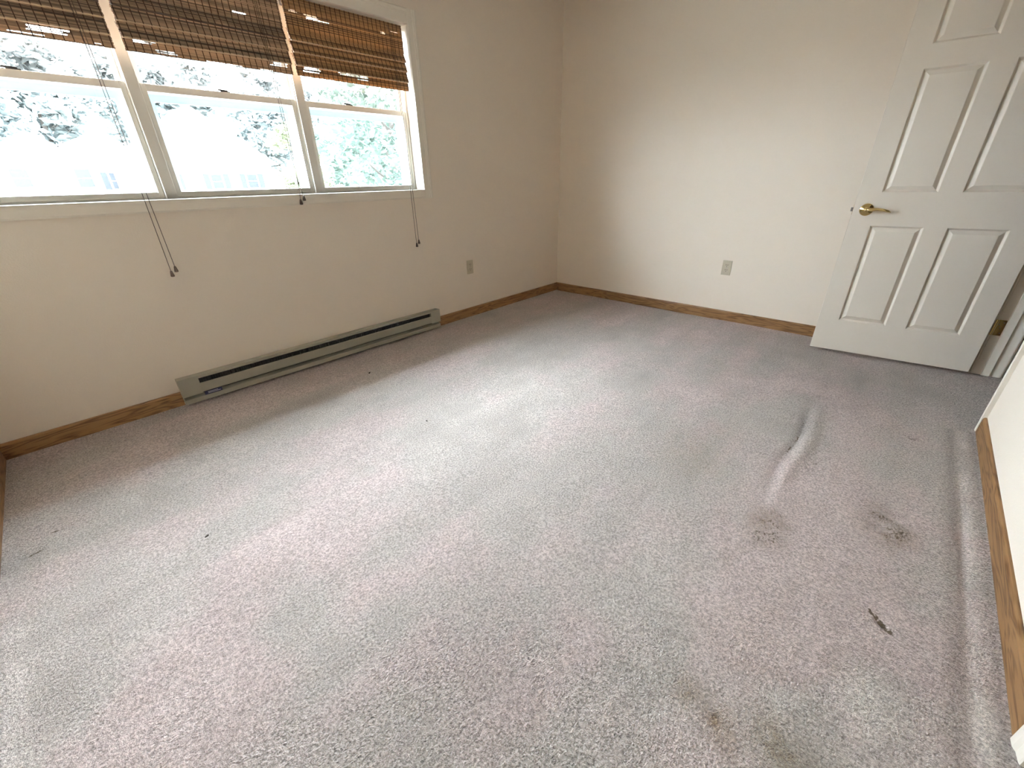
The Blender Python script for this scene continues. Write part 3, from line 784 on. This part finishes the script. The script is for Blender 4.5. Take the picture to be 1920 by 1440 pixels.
# ------------------------------------------------------------------ crumbs on the carpet
for (cx, cy, sz, ang, lab) in ((-2.524, -0.424, 0.010, 0.5, 'dark crumb on the shaded carpet in front of the heater'),
                               (-3.616, -1.234, 0.008, 0.4, 'dark crumb on the bright carpet nearest the camera'),
                               (-2.641, -1.188, 0.008, 1.2, 'tiny dark crumb near the middle of the carpet')):
    r_ = random.Random(int(-cx*1000))
    bm = bmesh.new(); bmesh.ops.create_icosphere(bm, subdivisions=2, radius=1)
    for v in bm.verts:
        v.co *= 1 + r_.uniform(-0.25, 0.25); v.co = Vector((v.co.x*sz*0.9, v.co.y*sz*0.4, v.co.z*sz*0.35))
    me_ = bpy.data.meshes.new('crumb'); bm.to_mesh(me_); bm.free(); me_.materials.append(M['crumb'])
    o = bpy.data.objects.new('crumb', me_); o.location = (cx, cy, 0.0); o.rotation_euler = (0, 0, ang); col.objects.link(o)
    tag(o, lab, 'crumb', 'crumbs on the carpet')

# ------------------------------------------------------------------ outside
GZ0 = -2.9
struct(MB().add([(-70, 0.4, GZ0), (70, 0.4, GZ0), (70, 130, GZ0), (-70, 130, GZ0)], [(0, 1, 2, 3)]), 'ground', M['bounce_ground'], 'unseen ground beyond the bedroom window, made pale to bounce neutral light', 'ground')
eave = MB().box((-7, T, 2.33), (3, 0.55, 2.36)).box((-7, 0.55, 2.25), (3, 0.58, 2.42))
struct(eave, 'roof_eave', M['soffit'], 'roof overhang outside above the bedroom window', 'roof')

def house(name, x0, x1, y0, y1, z_eave, gables, wins, label):
    r = empty(name, ((x0+x1)/2, y0, GZ0)); tag(r, label, 'house', 'neighbouring houses')
    rx, ry, rz = r.location
    def hp(mb, nm, mat, parent=r, **kw):
        mb.v = [(p[0]-rx, p[1]-ry, p[2]-rz) for p in mb.v]
        return mb.build(nm, mat, parent, **kw)
    hp(MB().box((x0, y0, GZ0), (x1, y1, z_eave)), 'wall', M['siding'])
    for (gx0, gx1, gz, gy) in gables:
        gm = (gx0+gx1)/2
        hp(MB().prism([(gx0, z_eave), (gx1, z_eave), (gm, gz)], 'y', y0+gy, y1), 'gable', M['siding'])
        sl = (gz-z_eave)/((gx1-gx0)/2)
        for s, ex in ((-1, gx0), (1, gx1)):
            e2 = ex + s*0.15
            ze = z_eave - sl*0.15
            hp(MB().prism([(e2, ze), (gm, gz), (gm, gz+0.14), (e2, ze+0.14)], 'y', y0+gy-0.3, y1+0.3), 'roof', M['roofing'])
    for (wx, wz, ww, wh, sh) in wins:
        f = hp(MB().box((wx-ww/2-0.08, y0-0.06, wz-wh/2-0.08), (wx+ww/2+0.08, y0, wz+wh/2+0.08)), 'window', M['siding'])
        hp(MB().box((wx-ww/2, y0-0.075, wz-wh/2), (wx+ww/2, y0-0.06, wz-0.03)), 'pane', M['house_glass'], f)
        hp(MB().box((wx-ww/2, y0-0.075, wz+0.03), (wx+ww/2, y0-0.06, wz+wh/2)), 'pane', M['house_glass'], f)
        if sh:
            for s in (-1, 1):
                cx = wx+s*(ww/2+0.36)
                hp(MB().box((cx-0.22, y0-0.07, wz-wh/2-0.05), (cx+0.22, y0, wz+wh/2+0.05)), 'shutter', M['shutter'])
    return r
house('house', -14.2, 4.3, 52, 62, 4.30, [(-14.2, -10.9, 5.25, 0), (-10.9, -7.3, 5.2, 0), (-7.3, -3.68, 5.25, 0), (-3.68, -0.32, 5.25, 0), (-0.32, 4.3, 5.30, 0)],
      [(-3.3, 2.05, 1.0, 1.3, False), (0.5, 2.0, 1.0, 1.4, False), (2.55, 1.75, 0.7, 1.3, True), (-7.2, 1.9, 1.0, 1.4, False), (-3.2, -1.2, 1.0, 1.4, False), (0.3, -1.2, 1.0, 1.4, False)],
      'white row house with a line of small front gables, left beyond the window')
house('house', 2.4, 13.2, 44, 50.5, 2.94, [(2.1, 13.5, 7.0, 0)],
      [(8.45, 1.5, 0.8, 1.1, True), (11.3, 1.5, 0.8, 1.1, True), (5.0, 1.5, 0.8, 1.1, True), (8.45, -1.4, 0.8, 1.2, True), (11.3, -1.4, 0.8, 1.2, True)],
      'white house with one broad gable and shuttered windows, beyond the middle unit')

def tree(name, x, y, z0, h, rx, rz, n, leaf, mat, seed, label, group):
    rng = random.Random(seed)
    r = empty(name, (x, y, z0)); tag(r, label, 'tree', group)
    tr = MB().tube([(0, 0, 0), (rng.uniform(-.2, .2), 0, h*0.35), (rng.uniform(-.3, .3), rng.uniform(-.2, .2), h*0.75)], [0.045*h*0.5+0.05, 0.03*h*0.5+0.04, 0.03], 9)
    for k in range(6):
        t = rng.uniform(0.3, 0.7)*h; a = rng.uniform(0, 6.28); l = rx*rng.uniform(.4, .8)
        tr.tube([(0, 0, t), (l*.5*math.cos(a), l*.5*math.sin(a), t+l*.35), (l*math.cos(a), l*math.sin(a), t+l*.8)], [0.06, 0.04, 0.015], 6)
    tr.build('trunk', M['bark'], r, smooth=True)
    # clumps then leaves
    cl = []
    for k in range(max(14, n//140)):
        while True:
            p = Vector((rng.uniform(-1, 1), rng.uniform(-1, 1), rng.uniform(-1, 1)))
            if 0.25 < p.length < 1: break
        cl.append((Vector((p.x*rx, p.y*rx, h-rz+p.z*rz)), rng.uniform(.18, .36)*rx))
    vs_, fs = [], []
    for k in range(n):
        c, cr = cl[rng.randrange(len(cl))]
        p = c + Vector((rng.gauss(0, .5), rng.gauss(0, .5), rng.gauss(0, .42)))*cr
        u = Vector((rng.uniform(-1, 1), rng.uniform(-1, 1), rng.uniform(-.6, .6))).normalized()
        w_ = u.orthogonal().normalized()
        if rng.random() < .5: w_ = u.cross(w_)
        s = leaf*rng.uniform(.6, 1.3)
        i = len(vs_)
        vs_ += [p-u*s, p+w_*s*.45, p+u*s, p-w_*s*.45]
        fs.append((i, i+1, i+2, i+3))
    o = MB(); o.v = [tuple(q) for q in vs_]; o.f = fs; o.mi = [0]*len(fs); o.c = [None]*len(fs)
    c_ = o.build('foliage', mat, r, fix=False); c_['kind'] = 'stuff'
    return r
G = 'trees outside the window'
tree('tree', 6.3, 12.5, GZ0, 9.5, 2.6, 4.2, 9000, 0.15, M['leaf_blue'], 1, 'leafy blue-green tree filling the right window unit', G)
tree('tree', 12.2, 22, GZ0, 11.5, 3.2, 5.0, 7000, 0.20, M['leaf_blue'], 2, 'taller leafy tree standing farther off behind the blue-green one', G)
tree('tree', 1.7, 10.6, GZ0, 5.6, 0.9, 2.3, 3000, 0.09, M['leaf_yellow'], 3, 'small slender yellow-green tree by the second mullion', G)
tree('tree', 15.0, 37, GZ0, 7.2, 2.2, 3.4, 5000, 0.20, M['leaf_yellow'], 4, 'yellow-green tree beside the broad gabled house', G)
for k, lab in enumerate(('pale tree rising behind the small front gables of the row house', 'pale tree rising behind the peak of the broad gable',
                         'pale tree behind the right-hand slope of the broad gable', 'pale tree at the right end of the tree line, mostly behind the nearer trees')):
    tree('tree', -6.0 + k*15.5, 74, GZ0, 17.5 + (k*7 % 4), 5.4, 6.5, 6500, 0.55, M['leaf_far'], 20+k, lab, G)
for k, lab in enumerate(('taller pale tree in the back row, above the valley between the two houses', 'taller pale tree in the back row, above the broad gable',
                         'taller pale tree in the back row, rightmost of its row')):
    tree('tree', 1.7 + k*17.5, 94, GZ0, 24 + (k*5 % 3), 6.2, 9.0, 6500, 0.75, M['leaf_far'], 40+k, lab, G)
